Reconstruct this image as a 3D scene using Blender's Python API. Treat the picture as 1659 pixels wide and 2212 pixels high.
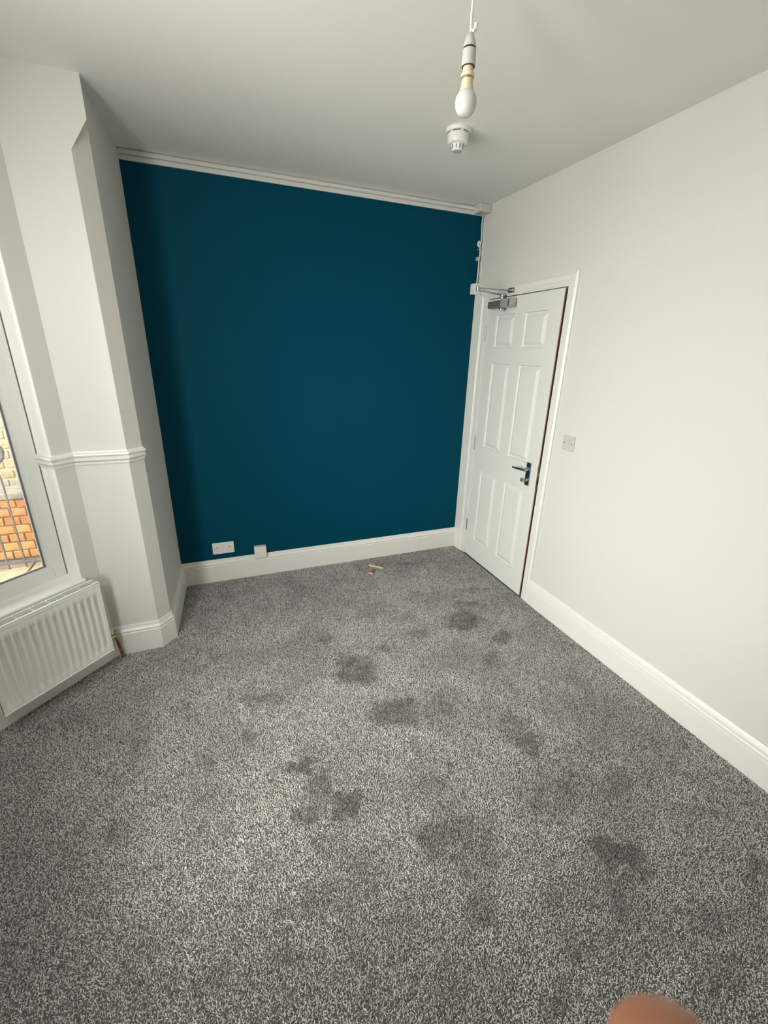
import bpy, bmesh, math, random
import numpy as np
from mathutils import Vector, Matrix

for o in list(bpy.data.objects):
    bpy.data.objects.remove(o)
SC = bpy.context.scene
COL = SC.collection

# ------------------------------------------------------------------ camera
CAM = Vector((-1.92955, -3.05370, 1.61400))
RX = Vector((0.9298528, -0.3671139, 0.0245171))      # camera right
DN = Vector((-0.1063923, -0.3320699, -0.9372354))    # camera down
FW = Vector((0.3522135, 0.8688826, -0.3478342))      # camera forward
F_PX = 935.834
cam = bpy.data.cameras.new('camera')
cam.sensor_fit = 'AUTO'
cam.sensor_width = 36.0
cam.lens = F_PX / 2212.0 * 36.0
cam.clip_start = 0.004
cam.clip_end = 200
cam.dof.use_dof = True
cam.dof.focus_distance = 2.6
cam.dof.aperture_fstop = 14.0
cam_o = bpy.data.objects.new('camera', cam)
M = Matrix.Identity(4)
for i in range(3):
    M[i][0] = RX[i]; M[i][1] = -DN[i]; M[i][2] = -FW[i]; M[i][3] = CAM[i]
cam_o.matrix_world = M
COL.objects.link(cam_o)
SC.camera = cam_o

# ------------------------------------------------------------------ world: bright overcast sky
SC.view_settings.view_transform = 'Standard'
SC.view_settings.look = 'None'
SC.view_settings.gamma = 1.0
SC.view_settings.use_curve_mapping = False
SC.view_settings.exposure = 0.62
wd = bpy.data.worlds.new('overcast_sky')
SC.world = wd
wd.use_nodes = True
bg = wd.node_tree.nodes['Background']
bg.inputs[0].default_value = (1.0, 0.985, 0.94, 1)
bg.inputs[1].default_value = 4.8
try:
    SC.cycles.max_bounces = 8
    SC.cycles.diffuse_bounces = 6
    SC.cycles.transparent_max_bounces = 12
    SC.cycles.sample_clamp_indirect = 8.0
    SC.cycles.caustics_reflective = False
    SC.cycles.caustics_refractive = False
except Exception:
    pass

# ------------------------------------------------------------------ room numbers (metres)
W, H, ZB, ZS = 2.222, 2.562, 2.510, 0.174
O2 = Vector((-2.54, -0.68))                       # where the bay's canted side starts
D2 = Vector((-0.712, -0.702)).normalized()        # along the canted side
N2 = Vector((0.702, -0.712)).normalized()         # its normal, into the room
S_END = 0.66                                      # length of the canted side
BC = O2 + D2 * S_END                              # bay corner
BAY_Y1 = -2.40                                    # far bay corner
END_Y = -4.25                                     # wall behind the camera
SILL = 0.52
HEAD = 2.22
def bp(s, d, z):                                  # canted-side coordinates to world
    p = O2 + D2 * s + N2 * d
    return Vector((p.x, p.y, z))

# ------------------------------------------------------------------ lamps added outside the unseen bay windows to brighten the room beyond the sky
def daylight_boost(name, x, y, z, inward, wid, hei, watts, spread):
    ld = bpy.data.lights.new(name, 'AREA'); ld.shape = 'RECTANGLE'; ld.size = wid; ld.size_y = hei
    ld.energy = watts; ld.color = (1.0, .983, .94); ld.spread = math.radians(spread)
    lo = bpy.data.objects.new(name, ld); COL.objects.link(lo)
    lo.matrix_world = Matrix.Translation((x, y, z)) @ Vector(inward).to_track_quat('-Z', 'Y').to_matrix().to_4x4()
daylight_boost('daylight_boost_front', BC.x-.30, (BC.y+BAY_Y1)/2, (SILL+HEAD)/2+.1, (1,0,-.40), BC.y-BAY_Y1-.2, HEAD-SILL, 40, 150)
c3 = Vector((BC.x, BAY_Y1)) + Vector((-D2.x, D2.y))*S_END/2 - Vector((N2.x, -N2.y))*.30
daylight_boost('daylight_boost_near', c3.x, c3.y, (SILL+HEAD)/2+.1, (N2.x, -N2.y, -.36), S_END-.2, HEAD-SILL, 34, 155)

# ------------------------------------------------------------------ mesh helpers
class MB:
    def __init__(self):
        self.v = []; self.f = []
    def add(self, vs, fs):
        n = len(self.v)
        self.v += [tuple(p) for p in vs]
        self.f += [tuple(i + n for i in f) for f in fs]
        return self
    def box(self, a, b, tf=None):
        x0, y0, z0 = a; x1, y1, z1 = b
        vs = [(x0,y0,z0),(x1,y0,z0),(x1,y1,z0),(x0,y1,z0),(x0,y0,z1),(x1,y0,z1),(x1,y1,z1),(x0,y1,z1)]
        if tf: vs = [tf(*p) for p in vs]
        return self.add(vs, [(0,3,2,1),(4,5,6,7),(0,1,5,4),(1,2,6,5),(2,3,7,6),(3,0,4,7)])
    def prism(self, poly, z0, z1):
        n = len(poly)
        vs = [(p[0], p[1], z0) for p in poly] + [(p[0], p[1], z1) for p in poly]
        fs = [tuple(range(n))[::-1], tuple(range(n, 2*n))]
        fs += [(i, (i+1) % n, n + (i+1) % n, n + i) for i in range(n)]
        return self.add(vs, fs)
    def lathe(self, prof, c=(0,0,0), seg=32, axis='z'):
        vs = []; fs = []; n = len(prof)
        for k in range(seg):
            a = 2*math.pi*k/seg
            for r, z in prof:
                p = (r*math.cos(a), r*math.sin(a), z)
                if axis == 'x': p = (p[2], p[0], p[1])
                if axis == 'y': p = (p[1], p[2], p[0])
                vs.append((c[0]+p[0], c[1]+p[1], c[2]+p[2]))
        for k in range(seg):
            k2 = (k+1) % seg
            for i in range(n-1):
                fs.append((k*n+i, k2*n+i, k2*n+i+1, k*n+i+1))
        fs.append(tuple(k*n for k in range(seg))[::-1]); fs.append(tuple(k*n+n-1 for k in range(seg)))
        return self.add(vs, fs)
    def tube(self, pts, r, seg=10):
        pts = [Vector(p) for p in pts]; rs = r if isinstance(r, (list, tuple)) else [r]*len(pts)
        vs = []; fs = []
        up = None
        for i, p in enumerate(pts):
            t = (pts[min(i+1, len(pts)-1)] - pts[max(i-1, 0)]).normalized()
            if up is None:
                up = Vector((0,0,1)) if abs(t.z) < .9 else Vector((1,0,0))
            u = t.cross(up).normalized(); w = u.cross(t).normalized(); up = w
            for k in range(seg):
                a = 2*math.pi*k/seg
                vs.append(p + u*math.cos(a)*rs[i] + w*math.sin(a)*rs[i])
        for i in range(len(pts)-1):
            for k in range(seg):
                k2 = (k+1) % seg
                fs.append((i*seg+k, i*seg+k2, (i+1)*seg+k2, (i+1)*seg+k))
        fs.append(tuple(range(seg))[::-1]); fs.append(tuple((len(pts)-1)*seg+k for k in range(seg)))
        return self.add(vs, fs)
    def sweep(self, path, prof, side=1):
        """moulding: profile (offset from wall, z) carried along a 2-D path with mitred corners"""
        path = [Vector(p) for p in path]; n = len(path); m = len(prof)
        vs = []; fs = []
        for i, p in enumerate(path):
            ns = []
            if i > 0:
                t = (path[i]-path[i-1]).normalized(); ns.append(Vector((t.y, -t.x))*side)
            if i < n-1:
                t = (path[i+1]-path[i]).normalized(); ns.append(Vector((t.y, -t.x))*side)
            nn = sum(ns, Vector((0,0)))/len(ns); nn = nn/ max(nn.length_squared, .2)
            for off, z in prof:
                q = p + nn*off; vs.append((q.x, q.y, z))
        for i in range(n-1):
            for k in range(m):
                k2 = (k+1) % m
                fs.append((i*m+k, (i+1)*m+k, (i+1)*m+k2, i*m+k2))
        fs.append(tuple(range(m))); fs.append(tuple((n-1)*m+k for k in range(m))[::-1])
        return self.add(vs, fs)
    def build(self, name, mat, parent=None, smooth=False, bevel=0, seg=2, angle=35):
        me = bpy.data.meshes.new(name)
        me.from_pydata(self.v, [], self.f)
        bm = bmesh.new(); bm.from_mesh(me)
        bmesh.ops.recalc_face_normals(bm, faces=bm.faces)
        if bevel > 0:
            es = [e for e in bm.edges if len(e.link_faces) == 2 and e.calc_face_angle(0) > math.radians(30)]
            bmesh.ops.bevel(bm, geom=es, offset=bevel, segments=seg, affect='EDGES', profile=.5, clamp_overlap=True)
        if smooth:
            for f in bm.faces: f.smooth = True
            for e in bm.edges:
                if len(e.link_faces) == 2 and e.calc_face_angle(0) > math.radians(angle): e.smooth = False
        bm.to_mesh(me); bm.free()
        me.materials.append(mat)
        o = bpy.data.objects.new(name, me)
        COL.objects.link(o)
        if parent: o.parent = parent
        return o
def tag(o, label, cat=None, group=None, kind=None):
    o['label'] = label
    if cat: o['category'] = cat
    if group: o['group'] = group
    if kind: o['kind'] = kind
    return o
def struct(o, label):
    o['label'] = label; o['kind'] = 'structure'; return o
def thing(name, label, cat, loc=(0,0,0), group=None):
    e = bpy.data.objects.new(name, None); e.empty_display_size = .05
    COL.objects.link(e); e.location = loc
    return tag(e, label, cat, group)

# ------------------------------------------------------------------ materials
def mat(name, col, rough=.5, metal=0, spec=.5, bump=None, vary=None, coat=0):
    m = bpy.data.materials.new(name); m.use_nodes = True
    nt = m.node_tree; b = nt.nodes['Principled BSDF']
    b.inputs['Base Color'].default_value = (*col, 1); b.inputs['Roughness'].default_value = rough
    b.inputs['Metallic'].default_value = metal; b.inputs['Specular IOR Level'].default_value = spec
    b.inputs['Coat Weight'].default_value = coat
    tc = nt.nodes.new('ShaderNodeTexCoord')
    if bump:
        sc, st, dist = bump
        n = nt.nodes.new('ShaderNodeTexNoise'); n.inputs['Scale'].default_value = sc; n.inputs['Detail'].default_value = 4
        nt.links.new(tc.outputs['Object'], n.inputs['Vector'])
        bp_ = nt.nodes.new('ShaderNodeBump'); bp_.inputs['Strength'].default_value = st; bp_.inputs['Distance'].default_value = dist
        nt.links.new(n.outputs[0], bp_.inputs['Height']); nt.links.new(bp_.outputs[0], b.inputs['Normal'])
    if vary:
        sc, c2, lo, hi = vary
        n = nt.nodes.new('ShaderNodeTexNoise'); n.inputs['Scale'].default_value = sc; n.inputs['Detail'].default_value = 5
        nt.links.new(tc.outputs['Object'], n.inputs['Vector'])
        r = nt.nodes.new('ShaderNodeValToRGB'); r.color_ramp.elements[0].position = lo; r.color_ramp.elements[1].position = hi
        r.color_ramp.elements[0].color = (*col, 1); r.color_ramp.elements[1].color = (*c2, 1)
        nt.links.new(n.outputs[0], r.inputs[0]); nt.links.new(r.outputs[0], b.inputs['Base Color'])
    return m
M_WHITE = mat('white_emulsion', (.595,.585,.555), .75, bump=(90,.12,.002))
M_CEIL = mat('white_ceiling_paint', (.78,.772,.735), .85, bump=(70,.12,.002))
M_BLUE = mat('petrol_blue_emulsion', (.0003,.050,.086), .6, spec=.06, bump=(110,.10,.002))
M_GLOSS = mat('white_gloss_paint', (.70,.69,.655), .35, bump=(40,.05,.002))
M_DOOR = mat('white_door_paint', (.67,.662,.635), .42, bump=(60,.06,.002))
M_UPVC = mat('white_upvc', (.74,.75,.71), .3)
M_GASKET = mat('grey_gasket', (.16,.16,.17), .6)
M_RAD = mat('white_radiator_enamel', (.78,.78,.74), .35)
M_BRIGHT = mat('skylit_white_gloss', (.86,.86,.84), .3)  # lighter white that paints skylight onto reveals and sills
M_FIN = mat('shade_dark_fin_steel', (.12,.115,.115), .6)  # dark colour stands for the shade inside the radiator
M_PLASTIC = mat('white_plastic', (.70,.69,.65), .35)
M_PLASTIC2 = mat('warm_grey_plastic', (.52,.49,.46), .4)
M_HOLDER = mat('greyed_white_plastic', (.50,.48,.47), .4)
M_CREAM = mat('cream_plastic', (.66,.60,.42), .4)
M_DARK = mat('dark_slot', (.02,.018,.018), .7)
M_STEEL = mat('brushed_steel', (.42,.42,.43), .38, metal=.9)
M_GREY = mat('dark_grey_enamel', (.095,.105,.115), .4)
M_SILVER = mat('silver_enamel', (.40,.40,.38), .4, metal=.3)
M_CHROME = mat('polished_chrome', (.62,.63,.65), .12, metal=1)
M_BRASS = mat('aged_brass', (.45,.36,.20), .4, metal=.8)
M_COPPER = mat('oxidised_copper', (.20,.075,.045), .5, metal=.5, vary=(40,(.36,.16,.10),.4,.7))
M_BROWN = mat('brown_wood_and_gap_shade', (.075,.03,.02), .8)  # brown wood of the frame; also painted shade in the door gap
M_PINK = mat('primed_door_edge', (.60,.50,.45), .7)
M_IRON = mat('weathered_iron', (.10,.10,.11), .6, vary=(30,(.17,.16,.16),.4,.7))
M_MORTAR = mat('grey_mortar', (.20,.155,.12), .9, bump=(80,.4,.01))
M_STONE = mat('grey_coping_stone', (.30,.28,.24), .9, bump=(60,.4,.01), vary=(14,(.19,.175,.15),.4,.65))
M_SLAB = mat('sandy_paving_stone', (.42,.35,.25), .9, bump=(40,.4,.01), vary=(9,(.27,.23,.17),.35,.7))
M_BUFFM = mat('pale_mortar', (.52,.47,.33), .9, bump=(60,.4,.01))
M_GROUND = mat('garden_gravel', (.36,.33,.28), .95, bump=(50,.6,.02))
M_RENDER = mat('outside_render', (.45,.40,.33), .9)
M_SKIN = mat('skin', (.34,.135,.075), .5, vary=(60,(.40,.18,.10),.35,.7))
M_SLEEVE = mat('dark_knit', (.03,.035,.05), .9, bump=(300,.5,.003))
M_PAPER = mat('yellowed_card', (.72,.64,.42), .8)
M_PAPER2 = mat('kraft_card', (.42,.36,.22), .85)
M_RED = mat('red_wrapper', (.62,.10,.06), .45, vary=(160,(.30,.04,.03),.45,.6))
def brick_mats(name, cols, bump):
    return [mat(f'{name}_{i}', c, .9, bump=bump, vary=(25, tuple(x*.7 for x in c), .45, .75)) for i, c in enumerate(cols)]
M_BRICK = brick_mats('orange_brick', [(.50,.23,.09),(.56,.27,.105),(.44,.20,.085),(.60,.32,.14)], (90,.5,.01))
M_BUFF = brick_mats('buff_stone', [(.43,.35,.22),(.38,.31,.20),(.40,.36,.29),(.36,.27,.18)], (60,.5,.01))

def glass_mat():
    m = bpy.data.materials.new('window_glass'); m.use_nodes = True
    nt = m.node_tree; nt.nodes.clear()
    out = nt.nodes.new('ShaderNodeOutputMaterial'); mx = nt.nodes.new('ShaderNodeMixShader')
    tr = nt.nodes.new('ShaderNodeBsdfTransparent'); gl = nt.nodes.new('ShaderNodeBsdfGlossy'); fr = nt.nodes.new('ShaderNodeFresnel')
    tr.inputs[0].default_value = (.95,.97,.95,1); gl.inputs['Roughness'].default_value = .02; fr.inputs[0].default_value = 1.45
    nt.links.new(fr.outputs[0], mx.inputs[0]); nt.links.new(tr.outputs[0], mx.inputs[1]); nt.links.new(gl.outputs[0], mx.inputs[2])
    nt.links.new(mx.outputs[0], out.inputs[0]); return m
M_GLASS = glass_mat()
def frost_mat():
    m = mat('frosted_bulb', (.62,.62,.61), .25); b = m.node_tree.nodes['Principled BSDF']
    b.inputs['Subsurface Weight'].default_value = .3; b.inputs['Subsurface Radius'].default_value = (.01,.01,.01)
    return m
M_BULB = frost_mat()

# ================================================================== STRUCTURE
T = .20
# floor under room and bay
bay_poly = [(-2.257,-.615),(-2.316,-.68),(O2.x,O2.y),(BC.x,BC.y),(BC.x,BAY_Y1),(O2.x,BAY_Y1-(O2.y-BC.y)),(-2.316,BAY_Y1-(O2.y-BC.y)),(-2.25,BAY_Y1-(O2.y-BC.y)-.07)]
Y_FAR = BAY_Y1-(O2.y-BC.y)                     # far jamb face
room_poly = [(0,0),(-W,0)] + bay_poly + [(-2.25,END_Y),(0,END_Y)]
room_poly = [(x+(.01 if x == 0 else 0), y) for x, y in room_poly]

def carpet_base():
    m = mat('carpet_backing', (.10,.097,.09), .95)
    nt = m.node_tree; b = nt.nodes['Principled BSDF']; tc = nt.nodes['Texture Coordinate']
    n = nt.nodes.new('ShaderNodeTexNoise'); n.inputs['Scale'].default_value = 240; n.inputs['Detail'].default_value = 3
    r = nt.nodes.new('ShaderNodeValToRGB'); r.color_ramp.elements[0].position = .35; r.color_ramp.elements[1].position = .68
    r.color_ramp.elements[0].color = (.03,.029,.027,1); r.color_ramp.elements[1].color = (.22,.215,.20,1)
    nt.links.new(tc.outputs['Object'], n.inputs['Vector']); nt.links.new(n.outputs[0], r.inputs[0]); nt.links.new(r.outputs[0], b.inputs['Base Color'])
    return m
fl = MB().prism(room_poly, -.12, 0).build('floor', carpet_base())
struct(fl, 'grey carpeted floor of the empty room')

cl = MB().prism([(.2,.2),(-3.5,.2),(-3.5,END_Y-.2),(.2,END_Y-.2)], H, H+.15).build('ceiling', M_CEIL)
struct(cl, 'plain white painted ceiling')
wb = MB().box((-W-.25,0,-.12),(.15,T,H)).build('wall_back', M_BLUE)
struct(wb, 'petrol blue painted feature wall at the far end')
# right wall with the door opening  (opening Y -.940 .. -.150, z 0 .. 1.985)
DY0, DY1, DZ = -.148, -.940, 1.985
wr = MB()
wr.box((0,DY0,-.12),(.15,0,H)).box((0,DY1,DZ),(.15,DY0,H)).box((0,END_Y,-.12),(.15,DY1,H))
wr = wr.build('wall_right', M_WHITE); struct(wr, 'white painted wall with the door and light switch')
wh = MB().box((.151,DY1-.1,-.12),(.18,DY0+.1,H)).build('door_light_block', M_BROWN); struct(wh, 'dark panel added behind the door to keep sky light out of the gap')  # added closing panel, blocks sky light behind the door
we = MB().box((-2.5,END_Y-T,-.12),(.15,END_Y,H)).build('wall_front', M_WHITE); struct(we, 'white painted wall opposite the blue wall')
# left wall stub, chamfered jamb of the bay
pil = [(-W,0),(-2.257,-.615),(-2.316,-.68),(O2.x,O2.y),(-2.60,-.74),(-2.72,-.50),(-2.72,.0)]
stop0, stop1 = 2.318, 2.425                     # chamfer dies out between these heights
wl = MB()
wl.prism(pil, -.12, stop0)
sq = [(-W,0),(-2.257,-.615),(-2.246,-.680),(-2.316,-.68),(O2.x,O2.y),(-2.60,-.74),(-2.72,-.50),(-2.72,.0)]
TOPS = 2.443
wl.prism(sq, TOPS, H)
# chamfer stop: body plus a wedge that closes the chamfer
wl.prism(pil, stop0, TOPS)
a0 = (-2.257,-.615); a1 = (-2.316,-.68); a2 = (-2.246,-.680)
wl.add([(*a1,stop0),(*a2,stop1),(*a0,TOPS),(*a1,TOPS),(*a2,TOPS)], [(0,1,4,3),(0,2,1),(1,2,4),(0,3,2),(2,3,4)])
wl = wl.build('wall_left', M_WHITE); struct(wl, 'white left wall ending in a chamfered jamb of the bay')
w2 = MB().prism([(-2.25,END_Y),(-2.25,Y_FAR-.07),(-2.316,Y_FAR),(O2.x,Y_FAR),(-2.62,Y_FAR-.1),(-2.7,END_Y)], -.12, H).build('wall_left_far', M_WHITE)
struct(w2, 'white left wall beyond the bay on the near side')

def wall_with_opening(name, label, p0, dvec, nvec, L, s0, s1, z0, z1, th=.24):
    tf = lambda s, d, z: (p0.x+dvec.x*s+nvec.x*d, p0.y+dvec.y*s+nvec.y*d, z)
    m = MB()
    m.box((0,-th,-.12),(s0,0,H),tf).box((s1,-th,-.12),(L,0,H),tf)
    m.box((s0,-th,-.12),(s1,0,z0),tf).box((s0,-th,z1),(s1,0,H),tf)
    return struct(m.build(name, M_WHITE), label), tf
def window(name, label, tf, s0, s1, z0, z1, dep=-.10, mullion=None):
    root = bpy.data.objects.new(name, None); COL.objects.link(root); struct(root, label)
    fw, fd = .052, .06
    def bar(nm, a, b, m_=M_UPVC, bv=.003): return MB().box(a, b, tf).build(nm, m_, root, bevel=bv)
    d0, d1 = dep-fd, dep
    bar('frame_jamb', (s0,d0,z0),(s0+fw,d1,z1)); bar('frame_jamb', (s1-fw,d0,z0),(s1,d1,z1))
    bar('frame_rail', (s0+fw,d0,z0),(s1-fw,d1,z0+fw)); bar('frame_rail', (s0+fw,d0,z1-fw),(s1-fw,d1,z1))
    cells = [(s0+fw, s1-fw)]
    if mullion:
        xs = [s0+fw+(s1-s0-2*fw)*k/(mullion+1) for k in range(mullion+2)]
        cells = []
        for k in range(mullion+1):
            cells.append((xs[k]+(.03 if k else 0), xs[k+1]-(.03 if k < mullion else 0)))
        for k in range(1, mullion+1): bar('mullion', (xs[k]-.03,d0,z0+fw),(xs[k]+.03,d1,z1-fw))
    zz0, zz1 = z0+fw, z1-fw
    bw = .016
    for c0, c1 in cells:
        # glazing bead, sloping back to the pane
        b = MB()
        ring = lambda i, d: [(c0+i,d,zz0+i),(c1-i,d,zz0+i),(c1-i,d,zz1-i),(c0+i,d,zz1-i)]
        r = [ring(0,d1-.006), ring(bw*.5,d1-.009), ring(bw,d1-.022), ring(bw,d1-.034), ring(0,d1-.034)]
        vs = [tf(*p) for q in r for p in q]; fs = []
        for k in range(5):
            for j in range(4):
                fs.append((k*4+j, k*4+(j+1)%4, ((k+1)%5)*4+(j+1)%4, ((k+1)%5)*4+j))
        b.add(vs, fs).build('glazing_bead', M_UPVC, root)
        g = MB(); gw = .006
        q = bw
        for a_, b_ in [((c0+q,d1-.037,zz0+q),(c0+q+gw,d1-.030,zz1-q)),((c1-q-gw,d1-.037,zz0+q),(c1-q,d1-.030,zz1-q)),
                       ((c0+q+gw,d1-.037,zz0+q),(c1-q-gw,d1-.030,zz0+q+gw*.6)),((c0+q+gw,d1-.037,zz1-q-gw),(c1-q-gw,d1-.030,zz1-q))]:
            g.box(a_, b_, tf)
        g.build('gasket', M_GASKET, root)
        s = MB(); q2 = bw+gw
        for a_, b_ in [((c0+q2,d1-.040,zz0+q2-.003),(c0+q2+.002,d1-.034,zz1-q2)),((c0+q2,d1-.040,zz0+q2-.003),(c1-q2,d1-.034,zz0+q2))]:
            s.box(a_, b_, tf)
        s.build('spacer_strip', M_UPVC, root)
        MB().box((c0+.004,d1-.046,zz0+.004),(c1-.004,d1-.042,zz1-.004), tf).build('pane', M_GLASS, root)
    # inner sill, painted brighter to stand for skylight falling on it
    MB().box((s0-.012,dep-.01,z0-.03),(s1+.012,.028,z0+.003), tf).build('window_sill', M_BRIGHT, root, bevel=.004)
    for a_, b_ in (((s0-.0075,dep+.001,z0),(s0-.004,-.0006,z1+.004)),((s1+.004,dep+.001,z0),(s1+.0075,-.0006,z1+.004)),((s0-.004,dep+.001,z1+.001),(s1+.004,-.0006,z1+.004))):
        MB().box(a_, b_, tf).build('reveal_brightener', M_BRIGHT, root)  # added strips, bright white in place of strong skylight on the reveal
    if name != 'window_1': return root
    # portal: guides sky sampling through this opening, gives no light of its own
    ld = bpy.data.lights.new(name+'_portal', 'AREA'); ld.shape = 'RECTANGLE'
    ld.size = s1-s0; ld.size_y = z1-z0
    ld.cycles.is_portal = True
    lo = bpy.data.objects.new(name+'_portal', ld); COL.objects.link(lo)
    c = Vector(tf((s0+s1)/2, dep-.25, (z0+z1)/2)); inn = Vector(tf(0,1,0))-Vector(tf(0,0,0))
    lo.matrix_world = Matrix.Translation(c) @ inn.to_track_quat('-Z','Y').to_matrix().to_4x4()
    return root
s0, s1 = .087, S_END-.087
_, tf1 = wall_with_opening('wall_bay_side', 'white canted wall of the bay behind the radiator', O2, D2, N2, S_END, s0, s1, SILL, HEAD)
window('window_1', 'white framed window in the canted side of the bay', tf1, s0+.008, s1-.008, SILL, HEAD)
Lf = BC.y-BAY_Y1
_, tf2 = wall_with_opening('wall_bay_front', 'white wall of the bay facing the street', BC, Vector((0,-1)), Vector((1,0)), Lf, .09, Lf-.09, SILL, HEAD)
window('window_2', 'wide white framed front window of the bay', tf2, .098, Lf-.098, SILL, HEAD, mullion=1)
P3 = Vector((BC.x, BAY_Y1)); D3 = Vector((-D2.x, D2.y)); N3 = Vector((N2.x, -N2.y))
_, tf3 = wall_with_opening('wall_bay_far', 'white canted wall on the near side of the bay', P3, D3, N3, S_END, s0, s1, SILL, HEAD)
window('window_3', 'white framed window in the near canted side of the bay', tf3, s0+.008, s1-.008, SILL, HEAD)
# corner posts closing the joints of the bay
for poly_, lab in (([(BC.x,BC.y),(BC.x-.24,BC.y),(BC.x-.18,BC.y+.18)], 'white bay corner left of the radiator window'),
                   ([(BC.x,BAY_Y1),(BC.x-.24,BAY_Y1),(BC.x-.18,BAY_Y1-.18)], 'white bay corner at the near end of the street window'),
                   ([(O2.x,O2.y),(O2.x-.2,O2.y+.2),(O2.x,O2.y+.2)], 'outer infill of the wall behind the radiator jamb'),
                   ([(O2.x,Y_FAR),(O2.x-.2,Y_FAR-.2),(O2.x,Y_FAR-.2)], 'outer infill of the wall at the near jamb')):
    struct(MB().prism(poly_, -.12, H).build('wall_bay_corner', M_WHITE), lab)

# skirting boards
SK = [(0,0),(.018,0),(.018,.128),(.0155,.131),(.0155,.134),(.0165,.137),(.0165,.143),(.013,.149),(.0095,.155),(.0085,.160),(.0085,.166),(.006,.172),(.003,ZS),(0,ZS)]
sb = MB().sweep([(-W,0),(0,0)], SK, 1).build('baseboard_back', M_GLOSS, smooth=True, angle=25)
struct(sb, 'white moulded skirting board along the blue wall')
sl = MB().sweep([(-W,0),(-2.257,-.615),(-2.316,-.68),(O2.x,O2.y),(BC.x,BC.y),(BC.x,BAY_Y1),(O2.x,Y_FAR),(-2.316,Y_FAR)], SK, -1).build('baseboard_left', M_GLOSS, smooth=True, angle=25)
struct(sl, 'white moulded skirting board around the bay jamb and bay')
SKR = [(0,0),(.020,0),(.020,.118),(.0165,.121),(.0165,.124),(.0180,.127),(.0180,.136),(.0145,.141),(.0145,.144),(.0155,.147),(.0140,.156),(.008,.164),(.005,.168),(.003,ZS),(0,ZS)]
sr = MB().sweep([(0,-1.004),(0,END_Y)], SKR, 1).build('baseboard_right', M_GLOSS, smooth=True, angle=25)
struct(sr, 'white moulded skirting board along the right wall')
sc_ = MB().sweep([(0,-.019),(0,-.072)], SK, 1).build('baseboard_corner', M_GLOSS, smooth=True, angle=25)
struct(sc_, 'short piece of white skirting between corner and door casing')
# band and coving strip at the top of the blue wall
cv = MB().sweep([(-W,0),(0,0)], [(0,ZB),(.010,ZB),(.010,ZB+.020),(.004,ZB+.0225),(.004,ZB+.0245),(.017,ZB+.026),(.017,ZB+.042),(.012,ZB+.047),(.003,H),(0,H)], 1).build('trim_1', M_WHITE, smooth=True, angle=25)
struct(cv, 'white cornice strip between blue wall and ceiling')
# dado moulding of the bay jamb, running into the window reveal
DM = [(0,1.076),(.005,1.076),(.007,1.082),(.007,1.088),(.014,1.094),(.018,1.100),(.018,1.106),(.012,1.110),(.012,1.113),(.020,1.118),(.022,1.124),(.020,1.130),(.008,1.134),(.006,1.140),(0,1.140)]
r1 = bp(.087,0,0); r2 = bp(.087,-.10,0)
dm = MB().sweep([(-2.257,-.615),(-2.316,-.68),(O2.x,O2.y),(r1.x,r1.y),(r2.x,r2.y)], DM, -1).build('trim_2', M_GLOSS, smooth=True, angle=30)
struct(dm, 'white moulded rail around the bay jamb at mid height')

# ================================================================== DOOR
door = bpy.data.objects.new('door_1', None); COL.objects.link(door); door.location = (0,-.168,0)
struct(door, 'white six panel door standing slightly ajar in its casing')
def dpart(mb, name, m_, **k):                    # casing parts, given in world coordinates
    mb.v = [(x, y+.168, z) for x, y, z in mb.v]; return mb.build(name, m_, door, **k)
ARC = lambda w: [(0,0),(w,0),(w,.010),(w-.006,.015),(w-.012,.018),(.022,.016),(.018,.013),(.012,.013),(.008,.010),(0,.010)]
# architraves: profile (distance from the opening, thickness)
def arch(name, f, n0, n1, w):
    pr = ARC(w); m = len(pr)
    vs = [f(a, t_, 0) for a, t_ in pr]+[f(a, t_, 1) for a, t_ in pr]
    fs = [tuple(range(m)), tuple(range(m,2*m))[::-1]]+[(i,(i+1)%m,m+(i+1)%m,m+i) for i in range(m)]
    dpart(MB().add(vs, fs), name, M_GLOSS, smooth=True, angle=25)
iy0, iy1, iz = -.124, -.940, 1.982
arch('architrave', lambda a,t_,e: (-t_, iy1-a, (0 if e == 0 else iz+a)), 0, 1, .064)
arch('architrave', lambda a,t_,e: (-t_, (iy0 if e else iy1)+(a if e else -a)*1.0, iz+a), 0, 1, .058)
pl = [(0,0),(.122,0),(.122,.016),(.020,.016),(.016,.012),(.010,.012),(.006,.009),(0,.009)]
m_ = len(pl); vs = [(-t_, iy0+a, 0) for a, t_ in pl]+[(-t_, iy0+a, iz+min(a,.058)) for a, t_ in pl]
dpart(MB().add(vs, [tuple(range(m_)), tuple(range(m_,2*m_))[::-1]]+[(i,(i+1)%m_,m_+(i+1)%m_,m_+i) for i in range(m_)]), 'architrave', M_GLOSS, smooth=True, angle=25)
dpart(MB().box((-.006,-.166,0),(.14,-.126,1.99)), 'jamb', M_GLOSS, bevel=.002)
dpart(MB().box((-.002,-.9395,0),(.14,-.934,1.985)), 'jamb', M_GLOSS)
dpart(MB().box((-.006,-.934,1.976),(.14,-.166,1.995)), 'jamb_head', M_GLOSS, bevel=.002)
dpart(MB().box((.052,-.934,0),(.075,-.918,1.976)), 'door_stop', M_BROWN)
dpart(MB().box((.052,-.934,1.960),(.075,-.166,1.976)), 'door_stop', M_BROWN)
dpart(MB().box((.008,-.9338,0),(.052,-.929,1.97)), 'rebate', M_BROWN)
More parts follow.
